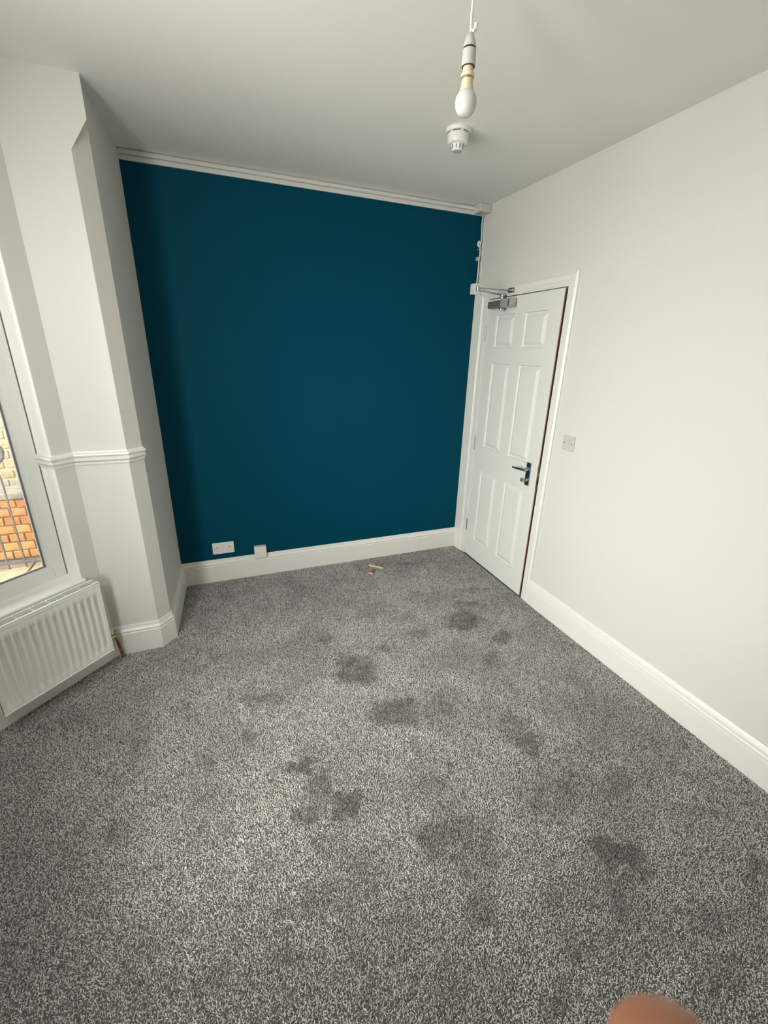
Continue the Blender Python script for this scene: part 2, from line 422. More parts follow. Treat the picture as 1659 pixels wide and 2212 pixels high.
# leaf, local: hinge edge at y=0, lock edge at y=-LW, front face x=0
LW, LT, LH = .752, .040, 1.970
ys = [0,-.110,-.322,-.422,-.640,-LW]; zs_ = [.008,.165,.760,.945,1.552,1.656,1.866,LH]
lv = [(0,y,z) for z in zs_ for y in ys]; lf = []
cells = []
for j in range(7):
    for i in range(5):
        q = (j*6+i, j*6+i+1, (j+1)*6+i+1, (j+1)*6+i)
        if i in (1,3) and j in (1,3,5): cells.append((ys[i+1],ys[i],zs_[j],zs_[j+1]))
        else: lf.append(q)
n = len(lv)
lv += [(LT,0,.008),(LT,-LW,.008),(LT,-LW,LH),(LT,0,LH)]
lf += [(n,n+1,n+2,n+3)]
lf += [tuple([j*6 for j in range(8)][::-1])+(n,n+3), tuple([j*6+5 for j in range(8)])+(n+2,n+1), tuple(range(6))+(n+1,n), tuple(range(42,48))[::-1]+(n+3,n+2)]
leaf = MB().add(lv, lf).build('door_leaf', M_DOOR, door)
leaf.rotation_euler = (0, 0, math.radians(-1.0))
for (ya, yb, za, zb_) in cells:
    rings = [(0,0),(.003,.0095),(.007,.0125),(.011,.0120),(.036,.0012),(.038,.0012)]
    vs = []; fs = []
    for i_, d_ in rings:
        vs += [(d_,ya+i_,za+i_),(d_,yb-i_,za+i_),(d_,yb-i_,zb_-i_),(d_,ya+i_,zb_-i_)]
    for k in range(len(rings)-1):
        for j in range(4): fs.append((k*4+j,k*4+(j+1)%4,(k+1)*4+(j+1)%4,(k+1)*4+j))
    e = (len(rings)-1)*4; fs.append((e,e+1,e+2,e+3))
    MB().add(vs, fs).build('panel', M_DOOR, leaf)
MB().box((.0005,-LW-.0012,.01),(.0065,-LW+.0005,LH-.002)).build('lock_edge', M_PINK, leaf)
MB().box((.0065,-LW-.0010,.01),(LT-.001,-LW+.0005,LH-.002)).build('edge_gap_shade', M_BROWN, leaf)  # dark brown painted in for the shadow of the door gap
for z in (1.702,.902,.212):
    h = MB().box((-.001,-.002,z),(.02,.0065,z+.104)); h.lathe([(.0045,z),(.0045,z+.104)], (-.003,.003,0), 10)
    for q in (.02,.041,.062,.083): h.box((-.0082,-.002,z+q),(-.0075,.008,z+q+.0015))
    tag(h.build('hinge', M_STEEL, leaf, smooth=True), 'steel butt hinge')
# lever handle on back plate
hy = -.668
tag(MB().box((-.006,hy-.022,.800),(.0,hy+.022,.955)).build('handle_plate', M_CHROME, leaf, bevel=.003), 'chrome back plate of the door handle')
lever = MB().lathe([(.009,0),(.009,.03)], (-.035,hy,.908), 16, 'x')
lever.tube([(-.036,hy-.008,.908),(-.040,hy+.002,.908),(-.042,hy+.02,.907),(-.044,hy+.05,.905),(-.046,hy+.085,.903),(-.044,hy+.112,.902)], [.0085,.0092,.009,.008,.0072,.006], 12)
lever.build('lever', M_CHROME, leaf, smooth=True, angle=50)
ky = MB().lathe([(.0115,0),(.0115,.012)], (-.018,hy,.838), 16, 'x'); ky.box((-.036,hy-.004,.833),(-.016,hy+.004,.843)); ky.box((-.042,hy-.003,.827),(-.030,hy+.020,.849))
ky.build('thumb_turn', M_BRASS, leaf, smooth=True)
for dy in (-.016,.016):
    for z in (.807,.948): MB().lathe([(.0032,0),(.0028,.0015)], (-.0075,hy+dy,z), 10, 'x').build('screw', M_STEEL, leaf)
lp = MB().box((-.0005,-LW-.004,.80),(.026,-LW-.001,.965)).build('latch_plate', M_BRASS, leaf); tag(lp, 'brass latch plate in the door edge')
MB().box((.006,-LW-.013,.885),(.018,-LW-.003,.905)).build('latch_bolt', M_STEEL, leaf, bevel=.002)
MB().box((.004,-LW-.0052,.83),(.020,-LW-.0035,.858)).build('dead_bolt', M_DARK, leaf)

# overhead closer
dc = thing('door_closer', 'grey overhead door closer with folded arm at the top of the white door', 'door closer', (-.02,-.36,1.93))
def at(mb, root):
    l = root.location; mb.v = [(x-l.x, y-l.y, z-l.z) for x, y, z in mb.v]; return mb
at(MB().box((-.062,-.470,1.906),(-.0165,-.245,1.950)), dc).build('closer_body', M_GREY, dc, bevel=.006)
at(MB().box((-.066,-.500,1.903),(-.0165,-.395,1.953)), dc).build('closer_cover', M_SILVER, dc, bevel=.005)
at(MB().box((-.0665,-.497,1.906),(-.060,-.478,1.950)), dc).build('end_cap', M_STEEL, dc, bevel=.003)
at(MB().lathe([(.012,1.948),(.012,1.972),(.016,1.974),(.016,1.986),(.010,1.989)], (-.042,-.382,0), 20), dc).build('pinion', M_STEEL, dc, smooth=True)
at(MB().lathe([(.004,1.884),(.013,1.888),(.014,1.896),(.011,1.906)], (-.048,-.392,0), 20), dc).build('adjusting_knob', M_CHROME, dc, smooth=True)
def flatbar(p, q, w, t_):
    p = Vector(p); q = Vector(q); d = (q-p).normalized(); s_ = d.cross(Vector((0,0,1))).normalized(); u = s_.cross(d)
    vs = []
    for c in (p, q):
        for a, b in ((-1,-1),(1,-1),(1,1),(-1,1)): vs.append(c + s_*a*w/2 + u*b*t_/2)
    return MB().add(vs, [(0,1,2,3),(7,6,5,4),(0,4,5,1),(1,5,6,2),(2,6,7,3),(3,7,4,0)])
at(flatbar((-.042,-.382,1.981),(-.240,-.388,1.996),.022,.006), dc).build('main_arm', M_STEEL, dc, bevel=.0015)
at(flatbar((-.018,-.440,2.004),(-.242,-.390,2.008),.020,.006), dc).build('forearm', M_STEEL, dc, bevel=.0015)
at(MB().lathe([(.012,1.990),(.012,2.016),(.007,2.019)], (-.240,-.389,0), 16), dc).build('elbow_joint', M_STEEL, dc, smooth=True)
at(MB().box((-.0215,-.468,1.990),(-.015,-.408,2.020)), dc).build('frame_bracket', M_STEEL, dc, bevel=.002)
at(MB().box((-.034,-.462,1.996),(-.0215,-.446,2.012)).box((-.034,-.428,1.996),(-.0215,-.416,2.012)), dc).build('bracket_lug', M_CHROME, dc, bevel=.002)
at(MB().box((-.026,-.446,1.996),(-.0215,-.428,2.012)), dc).build('bracket_slot', M_DARK, dc)

# ================================================================== FITTINGS ON THE WALLS
# double socket
so = thing('double_socket', 'white double power socket on the blue wall left of the small blank box', 'socket', (-1.934,0,.259))
so_p = MB().box((-.073,-.009,-.043),(.073,0,.043)).build('face_plate', M_PLASTIC, so, bevel=.003)
for x in (-.011,.011): MB().box((x-.006,-.0125,.010),(x+.006,-.008,.030)).build('rocker_switch', M_PLASTIC, so_p, bevel=.0012)
for x in (-.058,.058): MB().lathe([(.0030,0),(.0030,.0006)], (x,-.0097,0), 10, 'y').build('screw', M_GREY, so_p)
for sx in (-1,1):
    MB().box((sx*.040-.003,-.0094,.002),(sx*.040+.003,-.0085,.011)).build('pin_slot', M_DARK, so_p)
    for dx in (-.011,.011): MB().box((sx*.040+dx-.0035,-.0094,-.021),(sx*.040+dx+.0035,-.0085,-.017)).build('pin_slot', M_PLASTIC2, so_p)
# blank box
jb = thing('blank_box', 'small square white blank box resting on the skirting of the blue wall', 'junction box', (-1.681,0,.199))
MB().box((-.043,-.030,-.043),(.043,0,.043)).build('box', M_PLASTIC, jb, bevel=.002)
jb_p = MB().box((-.043,-.037,-.043),(.043,-.0305,.043)).build('cover_plate', M_PLASTIC, jb, bevel=.002)
for x in (-.030,.030): MB().lathe([(.0028,0),(.0028,.0006)], (x,-.0378,-.001), 10, 'y').build('screw', M_PLASTIC2, jb_p)
# light switch / spur plate
sw = thing('light_switch', 'square white switch plate on the white wall right of the door', 'light switch', (0,-1.128,1.139))
sw_p = MB().box((-.008,-.044,-.043),(0,.044,.043)).build('face_plate', M_PLASTIC2, sw, bevel=.003)
for y in (-.030,.030): MB().lathe([(.0032,0),(.0032,.0006)], (-.0088,y,0), 10, 'x').build('screw', M_DARK, sw_p)
MB().box((-.0105,-.006,-.012),(-.0075,.006,.010)).build('rocker', M_PLASTIC2, sw_p, bevel=.001)
# boxes in the corner
cb = thing('ceiling_corner_box', 'white plastic box tucked into the ceiling corner above the door', 'junction box', (-.045,-.05,2.538))
MB().box((-.045,-.045,-.026),(.0448,.0498,.0235)).build('box', M_PLASTIC2, cb, bevel=.006)
MB().box((-.047,-.047,-.004),(.0447,.0497,.0236)).build('lid', M_PLASTIC2, cb, bevel=.006)
mt = MB().box((-.199,-.026,2.5345),(-.091,-.0175,2.551)).build('cable_trunking', M_PLASTIC, bevel=.001)
tag(mt, 'short white trunking piece beside the ceiling corner box', 'trunking')
ab = thing('alarm_box', 'white plastic box in the corner beside the door closer arm', 'junction box', (-.030,-.028,2.052))
MB().box((-.030,-.0,-.034),(.0295,.0275,.034)).build('back_box', M_PLASTIC, ab, bevel=.002)
MB().box((-.024,-.020,-.036),(.0295,.0,.036)).build('cover', M_PLASTIC, ab, bevel=.004)
cbl = MB().tube([(-.012,-.010,2.512),(-.014,-.010,2.45),(-.011,-.012,2.40),(-.010,-.012,2.36),(-.016,-.013,2.32),(-.012,-.014,2.28),(-.016,-.013,2.24),(-.013,-.012,2.17),(-.016,-.012,2.087)], .0048, 8).build('alarm_cable', M_PLASTIC, smooth=True)
tag(cbl, 'thin white cable running down the wall corner between the two corner boxes', 'cable')
cb2 = MB().tube([(-.004,-.022,2.512),(-.004,-.024,2.40),(-.005,-.040,2.31),(-.005,-.046,2.27),(-.004,-.030,2.235),(-.004,-.036,2.19),(-.004,-.045,2.155),(-.004,-.038,2.12)], .0036, 8).build('loose_cable', M_PLASTIC, smooth=True)
tag(cb2, 'loose wavy white cable painted onto the white wall in the corner', 'cable')
lp_ = MB().tube([(-.014+.010*math.cos(a)-.012, -.014, 2.340+.014*math.sin(a)) for a in [k*math.pi/8 for k in range(-2,15)]], .0066, 8).build('cable_loop', M_PLASTIC, smooth=True)
tag(lp_, 'small loop of white cable sticking out over the blue wall', 'cable')
tag(MB().tube([(-.016,-.012,2.312),(-.030,-.014,2.309),(-.040,-.016,2.300)], .0016, 6).build('wire_end', M_PLASTIC), 'thin loose wire end poking out below the cable loop', 'wire')
tag(MB().box((-.036,-.024,2.236),(-.012,-.001,2.258)).build('cable_clip', M_PLASTIC2, bevel=.002), 'small white cable clip on the blue wall at the corner', 'cable clip')

# ================================================================== RADIATOR
rad = thing('radiator', 'white ribbed panel radiator under the bay window', 'radiator', bp(.317,.05,0))
def rtf(mb):
    l = rad.location; out = []
    for s_, d_, z_ in mb.v:
        p = bp(s_, d_, z_); out.append((p.x-l.x, p.y-l.y, p.z-l.z))
    mb.v = out; return mb
R0, R1, RZ0, RZ1, RD0, RD1 = .068, .568, .114, .512, .036, .100
# ribbed front panel
nrib = 15; per = (R1-R0-.030)/nrib
prof = []
for k in range(nrib):
    b0 = R0+.015+k*per
    for q, hgt in ((.14,0),(.25,1),(.68,1),(.84,0)): prof.append((b0+q*per, hgt))
prof = [(R0+.003,0),(R0+.012,0)]+prof+[(R1-.012,0),(R1-.003,0)]
zl = [(RZ0+.004,0),(RZ0+.034,0),(RZ0+.046,1),(RZ1-.062,1),(RZ1-.050,0),(RZ1-.016,0)]
vs = []; fs = []; nn = len(prof)
for z_, a in zl:
    for s_, hgt in prof: vs.append((s_, RD1-.001-.012*hgt*a, z_))
for j in range(len(zl)-1):
    for i in range(nn-1): fs.append((j*nn+i, j*nn+i+1, (j+1)*nn+i+1, (j+1)*nn+i))
rtf(MB().add(vs, fs)).build('front_panel', M_RAD, rad, smooth=True, angle=60)
rtf(MB().box((R0+.003,RD1-.028,RZ0+.002),(R1-.003,RD1-.0145,RZ1-.014))).build('water_panel', M_RAD, rad, bevel=.002)
rtf(MB().box((R0+.003,RD1-.012,RZ0-.002),(R1-.003,RD1+.0025,RZ0+.0045))).build('bottom_seam', M_RAD, rad, bevel=.002)
rtf(MB().box((R0,RD0,RZ0+.006),(R0+.0025,RD1-.006,RZ1-.002))).build('side_panel', M_RAD, rad, bevel=.001)
rtf(MB().box((R1-.0025,RD0,RZ0+.006),(R1,RD1-.006,RZ1-.002))).build('side_panel', M_RAD, rad, bevel=.001)
rtf(MB().box((R0+.006,RD0+.002,RZ0+.02),(R1-.006,RD0+.008,RZ1-.03))).build('back_panel', M_RAD, rad)
rtf(MB().box((R0+.008,RD0+.009,RZ0+.03),(R1-.008,RD1-.029,RZ1-.012))).build('fins_slot_shade', M_FIN, rad)  # solid fin block, coloured dark to put shade behind the grille slots
g = MB()
zt0, zt1 = RZ1-.0004, RZ1+.0006
bars = [RD0, RD0+.008, RD0+.0205, RD0+.0245, RD0+.0305, RD0+.0345, RD0+.0405, RD0+.0445, RD0+.0505, RD1]
bars = [(RD0,RD0+.012),(RD0+.0185,RD0+.022),(RD0+.0275,RD0+.031),(RD0+.0365,RD0+.040),(RD0+.046,RD1)]
for a, b in bars: g.box((R0,a,zt0),(R1,b,zt1))
ng = 7; gp = (R1-R0-.03)/ng
for k in range(ng+1):
    c = R0+.015+k*gp; hw = .004
    if k == 0: g.box((R0,RD0+.012,zt0),(c+.012,RD0+.046,zt1))
    elif k == ng: g.box((c-.012,RD0+.012,zt0),(R1,RD0+.046,zt1))
    else: g.box((c-hw,RD0+.012,zt0),(c+hw,RD0+.046,zt1))
g.box((R0,RD1-.002,RZ1-.014),(R1,RD1,zt1))
rtf(g).build('top_grille', M_RAD, rad)
# valve and pipe (part of the heating, fixed to the radiator)
v_ = MB().tube([(.018,.050,.150),(.040,.050,.150),(R0+.004,.052,.150)], [.009,.010,.009], 14)
v_.lathe([(.012,.128),(.012,.140),(.009,.142),(.009,.158),(.011,.160),(.011,.168),(.006,.172),(.005,.186),(.003,.188)], (.016,.050,0), 14)
rtf(v_).build('valve', M_BRASS, rad, smooth=True)
rtf(MB().tube([(.006,.052,.002),(.012,.051,.07),(.016,.050,.132)], .0078, 14)).build('copper_pipe', M_COPPER, rad, smooth=True)

# ================================================================== CEILING FITTINGS
PX, PY = -1.207, -1.773
pe = thing('pendant_light', 'white pendant lampholder with a frosted unlit bulb hanging from the ceiling', 'pendant light', (PX,PY,H))
MB().lathe([(.040,0),(.040,-.010),(.034,-.018),(.012,-.021),(.006,-.024)], (0,0,0), 32).build('ceiling_rose', M_PLASTIC, pe, smooth=True)
zz = lambda z: z-H
MB().tube([(0,0,-.02),(.002,-.001,-.09),(-.001,0,-.15),(0,0,zz(2.372))], .0032, 8).build('flex', M_PLASTIC, pe, smooth=True)
tg = MB().tube([(.0,.0,zz(2.385)),(.006,-.003,zz(2.381)),(.011,-.004,zz(2.386)),(.012,-.004,zz(2.397))], [.003,.0045,.0055,.005], 8); tg.build('flex_knot', M_PLASTIC, pe, smooth=True)
MB().lathe([(.004,zz(2.378)),(.009,zz(2.374)),(.0130,zz(2.364)),(.0158,zz(2.354)),(.0162,zz(2.3485))], (0,0,0), 28).build('lampholder_cap', M_HOLDER, pe, smooth=True)
MB().lathe([(.0152,zz(2.3490)),(.0152,zz(2.3435))], (0,0,0), 28).build('cap_gap_shade', M_DARK, pe, smooth=True)  # dark ring painted as the shadow between cap and holder
MB().lathe([(.0172,zz(2.344)),(.0174,zz(2.330)),(.0176,zz(2.314)),(.0172,zz(2.311))], (0,0,0), 28).build('lampholder', M_HOLDER, pe, smooth=True)
MB().lathe([(.0168,zz(2.3112)),(.0168,zz(2.3095))], (0,0,0), 28).build('holder_mouth_shade', M_DARK, pe, smooth=True)  # dark disc painted as the shaded hollow of the holder
MB().lathe([(.0135,zz(2.312)),(.0138,zz(2.300)),(.0150,zz(2.297)),(.0176,zz(2.2955)),(.0178,zz(2.290)),(.0160,zz(2.2885))], (0,0,0), 28).build('adaptor', M_CREAM, pe, smooth=True)
MB().lathe([(.0168,zz(2.2890)),(.0168,zz(2.2868)),(.0148,zz(2.2845))], (0,0,0), 28).build('adaptor_gap', M_BRASS, pe, smooth=True)
MB().lathe([(.0148,zz(2.286)),(.0150,zz(2.279)),(.0155,zz(2.274)),(.0170,zz(2.268)),(.0190,zz(2.2605))], (0,0,0), 28).build('bulb_neck', M_CREAM, pe, smooth=True)
pb = [(.0188,2.2606),(.0226,2.256),(.0256,2.2505),(.0276,2.2445),(.0284,2.238),(.0280,2.2315),(.0266,2.2255),(.0240,2.2195),(.0202,2.2142),(.0148,2.2102),(.0082,2.208),(.0008,2.2075)]
MB().lathe([(r_, zz(z_)) for r_, z_ in pb], (0,0,0), 36).build('bulb', M_BULB, pe, smooth=True)
sd = thing('smoke_detector', 'round white smoke detector fixed on the ceiling behind the bulb', 'smoke detector', (-.742,-.902,H))
MB().lathe([(.056,0),(.056,-.010),(.054,-.014),(.048,-.015)], (0,0,0), 40).build('mounting_base', M_PLASTIC, sd, smooth=True, angle=40)
MB().lathe([(.0445,-.014),(.0445,-.019)], (0,0,0), 40).build('base_gap', M_DARK, sd, smooth=True)
for k in range(6):
    rb = MB()
    a = k*math.pi/3+.35; c_, s_ = math.cos(a), math.sin(a)
    rb.box((-.006,-.004,-.020),(.006,.004,-.013), lambda x,y,z: (.0455*c_-x*s_, .0455*s_+x*c_, z) if y < 0 else (.0475*c_-x*s_, .0475*s_+x*c_, z))
    rb.build('gap_lug', M_PLASTIC, sd)
MB().lathe([(.046,-.0185),(.0475,-.024),(.0470,-.044),(.0455,-.052),(.040,-.057),(.030,-.058)], (0,0,0), 40).build('housing', M_PLASTIC, sd, smooth=True, angle=40)
sd_c = MB().lathe([(.030,-.057),(.029,-.060),(.0255,-.078),(.0235,-.081),(.0215,-.082)], (0,0,0), 36).build('sensing_chamber', M_PLASTIC, sd, smooth=True, angle=40)
MB().lathe([(.0213,-.0815),(.0208,-.0828),(.001,-.0835)], (0,0,0), 36).build('chamber_cap', M_PLASTIC2, sd_c, smooth=True, angle=40)
for k in range(10):
    a = 2*math.pi*k/10+.2; c_, s_ = math.cos(a), math.sin(a)
    def vt(x, y, z, c_=c_, s_=s_):
        r_ = .0292-(.0035)*((-z-.061)/.016)+y
        return (r_*c_-x*s_, r_*s_+x*c_, z)
    MB().box((-.0016,-.002,-.075),(.0016,.0006,-.0605), vt).build('vent_slot', M_DARK, sd_c)
for sx in (-1,1):
    a = 2.3 if sx < 0 else -.75
    MB().lathe([(.004,-.062),(.005,-.058),(.005,-.055)], (.037*math.cos(a),.037*math.sin(a),0), 12).build('indicator', M_PLASTIC2, sd, smooth=True)

# ================================================================== DEBRIS ON THE CARPET
PZ = .007
db = thing('torn_card_strip', 'torn strip of pale yellow card lying on the carpet near the blue wall', 'litter', (-.828,-.185,PZ))
def strip(pts, w, t_, name, m_, root, z=0):
    mb = MB(); vs = []; fs = []
    for i, p in enumerate(pts):
        a = Vector(pts[max(i-1,0)][:2]); b = Vector(pts[min(i+1,len(pts)-1)][:2]); d = (b-a).normalized(); n_ = Vector((-d.y,d.x))
        ww = w[i]/2
        for sgn, dz in ((1,0),(-1,0),(-1,t_),(1,t_)): vs.append((p[0]+n_.x*ww*sgn, p[1]+n_.y*ww*sgn, p[2]+dz))
    for i in range(len(pts)-1):
        for k in range(4): fs.append((i*4+k,i*4+(k+1)%4,(i+1)*4+(k+1)%4,(i+1)*4+k))
    e = (len(pts)-1)*4; fs += [(0,1,2,3),(e+3,e+2,e+1,e)]
    return mb.add(vs, fs).build(name, m_, root, bevel=.0008)
strip([(-.044,.030,.004),(-.020,.011,.003),(.010,-.010,.002),(.046,-.044,.001)], [.016,.020,.020,.022], .0055, 'card_strip', M_PAPER, db)
strip([(-.026,.070,.002),(-.022,.045,.010),(-.006,.020,.011),(.006,.004,.008)], [.044,.040,.020,.010], .0012, 'torn_flap', M_PAPER2, db)
strip([(.030,.030,.002),(.034,.012,.012),(.036,-.006,.010)], [.012,.016,.012], .001, 'torn_corner', M_PAPER2, db)
rw = thing('red_wrapper', 'small red wrapper with a white end lying on the carpet beside the torn card', 'litter', (-.882,-.254,PZ))
rw.rotation_euler = (0,0,math.atan2(.050,.034))
MB().box((-.026,-.011,0),(.030,.011,.010)).build('wrapper_sleeve', M_RED, rw, bevel=.003)
MB().box((-.036,-.0115,0),(-.027,.0115,.009)).build('white_end', M_PLASTIC, rw, bevel=.003)

# ================================================================== OUTSIDE THE BAY WINDOW
GZ = -.16
gr = MB().box((-40,-40,GZ-.3),(40,40,GZ-.03)).build('ground', M_GROUND); struct(gr, 'gravel ground outside the house')
random.seed(4)
pv = bpy.data.objects.new('paving', None); COL.objects.link(pv); struct(pv, 'sandy stone paving in front of the bay window')
me_cache = {}
for i in range(6):
    for j in range(6):
        x0 = -4.9+i*.42+(.2 if j % 2 else 0); y0 = -1.25+j*.40
        o = MB().box((0,0,0),(.405,.385,.04)).build('paving_slab', M_SLAB, pv, bevel=.006) if not me_cache else bpy.data.objects.new('paving_slab', me_cache['m'])
        if not me_cache: me_cache['m'] = o.data
        else: COL.objects.link(o); o.parent = pv
        o.location = (x0, y0, GZ-.035+random.uniform(-.004,.004)); o.rotation_euler = (random.uniform(-.006,.006),random.uniform(-.006,.006),0)
        # keep clear of the bay wall
        if x0+.42 > -3.28 and y0 < -.35: bpy.data.objects.remove(o)
def brick_wall(root, x0, x1, y, z0, courses, ch, bw, mats, gap, dep, name):
    meshes = []
    for m_ in mats:
        for v in range(2):
            random.seed(11+v+7*len(meshes))
            mb = MB().box((0,0,0),(bw-gap,dep,ch-gap))
            mb.v = [(a+random.uniform(-.003,.003),b+random.uniform(-.004,.002),c+random.uniform(-.003,.003)) for a,b,c in mb.v]
            t_ = mb.build('tmp', m_, bevel=.005, seg=1); meshes.append(t_.data); bpy.data.objects.remove(t_)
    random.seed(3)
    for j in range(courses):
        x = x0-(bw/2 if j % 2 else 0)
        while x < x1:
            o = bpy.data.objects.new(name, random.choice(meshes)); COL.objects.link(o); o.parent = root
            o.location = (x+gap/2, y+random.uniform(-.003,.003), z0+j*ch+gap/2); x += bw
gw = thing('garden_wall', 'low orange brick garden wall with stone coping seen through the window', 'wall', (0,0,0))
MB().box((-4.55,1.212,GZ-.1),(-2.75,1.40,.405)).build('mortar_core', M_MORTAR, gw)
brick_wall(gw, -4.5, -2.9, 1.200, -.135, 7, .076, .112, M_BRICK, .010, .10, 'brick')
MB().box((-4.55,1.15,GZ-.05),(-2.75,1.205,-.142)).build('plinth', M_STONE, gw, bevel=.008)
for k in range(4):
    MB().box((-4.55+k*.45,1.175,.402),(-4.55+k*.45+.444,1.43,.452)).build('coping_stone', M_STONE, gw, bevel=.006)
# iron railing with hooped bars and a scroll
ir = thing('iron_railing', 'dark iron hoop top railing standing in front of the orange brick wall', 'railing', (-3.54,1.05,GZ))
RY = 0
for k in range(4):
    xa = .056-k*.118*2; xb = xa-.118
    pts = [(xa,0,-.03),(xa,0,.60),(xa,0,.70)]
    pts += [((xa+xb)/2+.059*math.cos(a), 0, .77+.07*math.sin(a)) for a in [q*math.pi/10 for q in range(0,11)]]
    pts += [(xb,0,.70),(xb,0,.60),(xb,0,-.03)]
    MB().tube(pts, .0075, 8).build('hoop_bar', M_IRON, ir, smooth=True)
MB().box((-1.0,-.006,.045),(.13,.006,.072)).build('bottom_rail', M_IRON, ir)
sp = []
for q in range(0,40):
    a = q*.32; r_ = .075*(1-q/52); sp.append((.045+r_*math.cos(a)*.9, -.004, .985+r_*math.sin(a)))
MB().tube(sp, [.014-.006*q/40 for q in range(40)], 8).build('scroll', M_IRON, ir, smooth=True)
MB().tube([(.112,0,.985),(.100,0,.93),(.06,0,.885),(.0,0,.84)], [.014,.012,.010,.009], 8).build('scroll_stem', M_IRON, ir, smooth=True)
nb = thing('neighbour_wall', 'pale buff stone wall of the neighbouring house behind the garden wall', 'wall', (0,0,0))
MB().box((-6.0,2.312,GZ-.1),(-2.60,2.55,3.2)).build('mortar_core', M_BUFFM, nb)
brick_wall(nb, -4.6, -3.2, 2.300, -.1, 17, .100, .128, M_BUFF, .018, .10, 'stone')
# unseen house front added above and beside the bay to block sky light
hf = MB().box((-2.72,.201,GZ-.3),(-2.45,2.3,6.0)).box((-2.72,-6.0,H+.16),(-2.45,2.3,6.0)).box((-3.45,-3.6,H+.151),(-2.45,-.3,H+.4)).build('facade_sky_block', M_RENDER)
struct(hf, 'unseen house front added above and beside the bay as a sky blocker')

# ================================================================== CARPET PILE
PATCH = [(-0.547,-1.045,0.114,-0.04,0.062,0.102,0.9),(-0.43,-1.281,0.07,-0.025,0.034,0.047,0.7),(-0.431,-0.914,0.09,-0.032,0.031,0.051,0.5),(-1.339,-1.262,0.105,-0.038,0.037,0.114,0.8),(-1.127,-1.133,0.035,-0.013,0.011,0.028,0.4),(-0.601,-1.442,0.064,-0.023,0.052,0.075,0.4),(-1.242,-1.602,0.125,-0.046,0.035,0.081,0.75),(-0.99,-1.601,0.087,-0.032,0.047,0.085,0.5),(-0.771,-1.863,0.071,-0.026,0.052,0.068,0.6),(-0.759,-1.961,0.058,-0.022,0.037,0.045,0.9),(-1.75,-1.726,0.046,-0.017,0.008,0.043,0.9),(-1.716,-1.698,0.022,-0.008,0.004,0.018,0.6),(-1.602,-1.943,0.046,-0.017,0.016,0.053,0.95),(-1.683,-1.847,0.044,-0.016,0.019,0.078,0.6),(-1.762,-1.924,0.048,-0.018,0.008,0.038,0.7),(-1.892,-1.503,0.027,-0.01,0.003,0.026,0.6),(-2.173,-1.2,0.025,-0.009,-0.001,0.032,0.5),(-1.848,-1.287,0.106,-0.039,0.005,0.044,0.4),(-1.153,-1.953,0.022,-0.008,0.015,0.026,0.7),(-1.234,-1.984,0.035,-0.013,0.021,0.04,0.4),(-1.228,-1.825,0.057,-0.021,0.015,0.03,0.35),(-0.768,-2.426,0.092,-0.035,0.044,0.04,0.95),(-0.763,-2.497,0.053,-0.02,0.03,0.025,0.6),(-1.342,-2.169,0.062,-0.023,0.031,0.058,0.6),(-1.237,-2.273,0.075,-0.028,0.051,0.079,0.55),(-1.304,-2.402,0.046,-0.018,0.028,0.042,0.7),(-1.217,-2.182,0.047,-0.018,0.036,0.059,0.4),(-1.779,-2.183,0.041,-0.016,0.01,0.043,0.7),(-1.876,-2.203,0.039,-0.015,0.004,0.021,0.5),(-1.729,-2.052,0.015,-0.006,0.004,0.018,0.5),(-1.917,-2.031,0.035,-0.013,0.004,0.029,0.5),(-2.085,-1.601,0.035,-0.013,0.001,0.041,0.35),(-2.394,-1.781,0.039,-0.015,-0.006,0.039,0.5),(-2.259,-1.931,0.042,-0.016,-0.003,0.034,0.3),(-0.664,-2.677,0.054,-0.021,0.042,0.027,0.6),(-0.363,-2.649,0.06,-0.023,0.042,0.024,0.7),(-1.096,-2.475,0.055,-0.021,0.023,0.026,0.4),(-1.873,-2.303,0.061,-0.023,0.006,0.031,0.5),(-1.103,-2.597,0.038,-0.014,0.024,0.024,0.5),(-1.246,-2.644,0.047,-0.018,0.026,0.029,0.6),(-0.753,-2.774,0.074,-0.028,0.042,0.027,0.5),(-1.565,-2.353,0.052,-0.02,0.011,0.025,0.3),(-1.645,-2.149,0.043,-0.016,0.009,0.027,0.25),(-0.828,-2.197,0.086,-0.032,0.071,0.079,0.4),(-0.554,-2.259,0.071,-0.026,0.038,0.033,0.4),(-0.879,-1.082,0.054,-0.019,0.016,0.034,0.4),(-0.251,-0.751,0.129,-0.045,0.022,0.034,0.4),(-0.562,-0.213,0.093,-0.032,0.01,0.022,0.4),(-1.439,-0.953,0.036,-0.013,0.011,0.043,0.4),(-2.012,-1.883,0.037,-0.014,0.002,0.027,0.35),(-0.383,-2.441,0.1,-0.038,0.043,0.03,0.3),(-2.361,-2.037,0.051,-0.019,-0.006,0.039,0.3),(-2.118,-2.272,0.07,-0.027,-0.0,0.034,0.35),(-0.885,-2.549,0.036,-0.014,0.043,0.038,0.5)]
def vnoise(x, y, scale, seed):
    r = np.random.default_rng(seed); g_ = r.random((256,256)); u = x*scale+100.3; v = y*scale+100.7
    i = np.floor(u).astype(int); j = np.floor(v).astype(int); a = u-i; b = v-j
    a = a*a*(3-2*a); b = b*b*(3-2*b); i %= 255; j %= 255
    return g_[i,j]*(1-a)*(1-b)+g_[i+1,j]*a*(1-b)+g_[i,j+1]*(1-a)*b+g_[i+1,j+1]*a*b
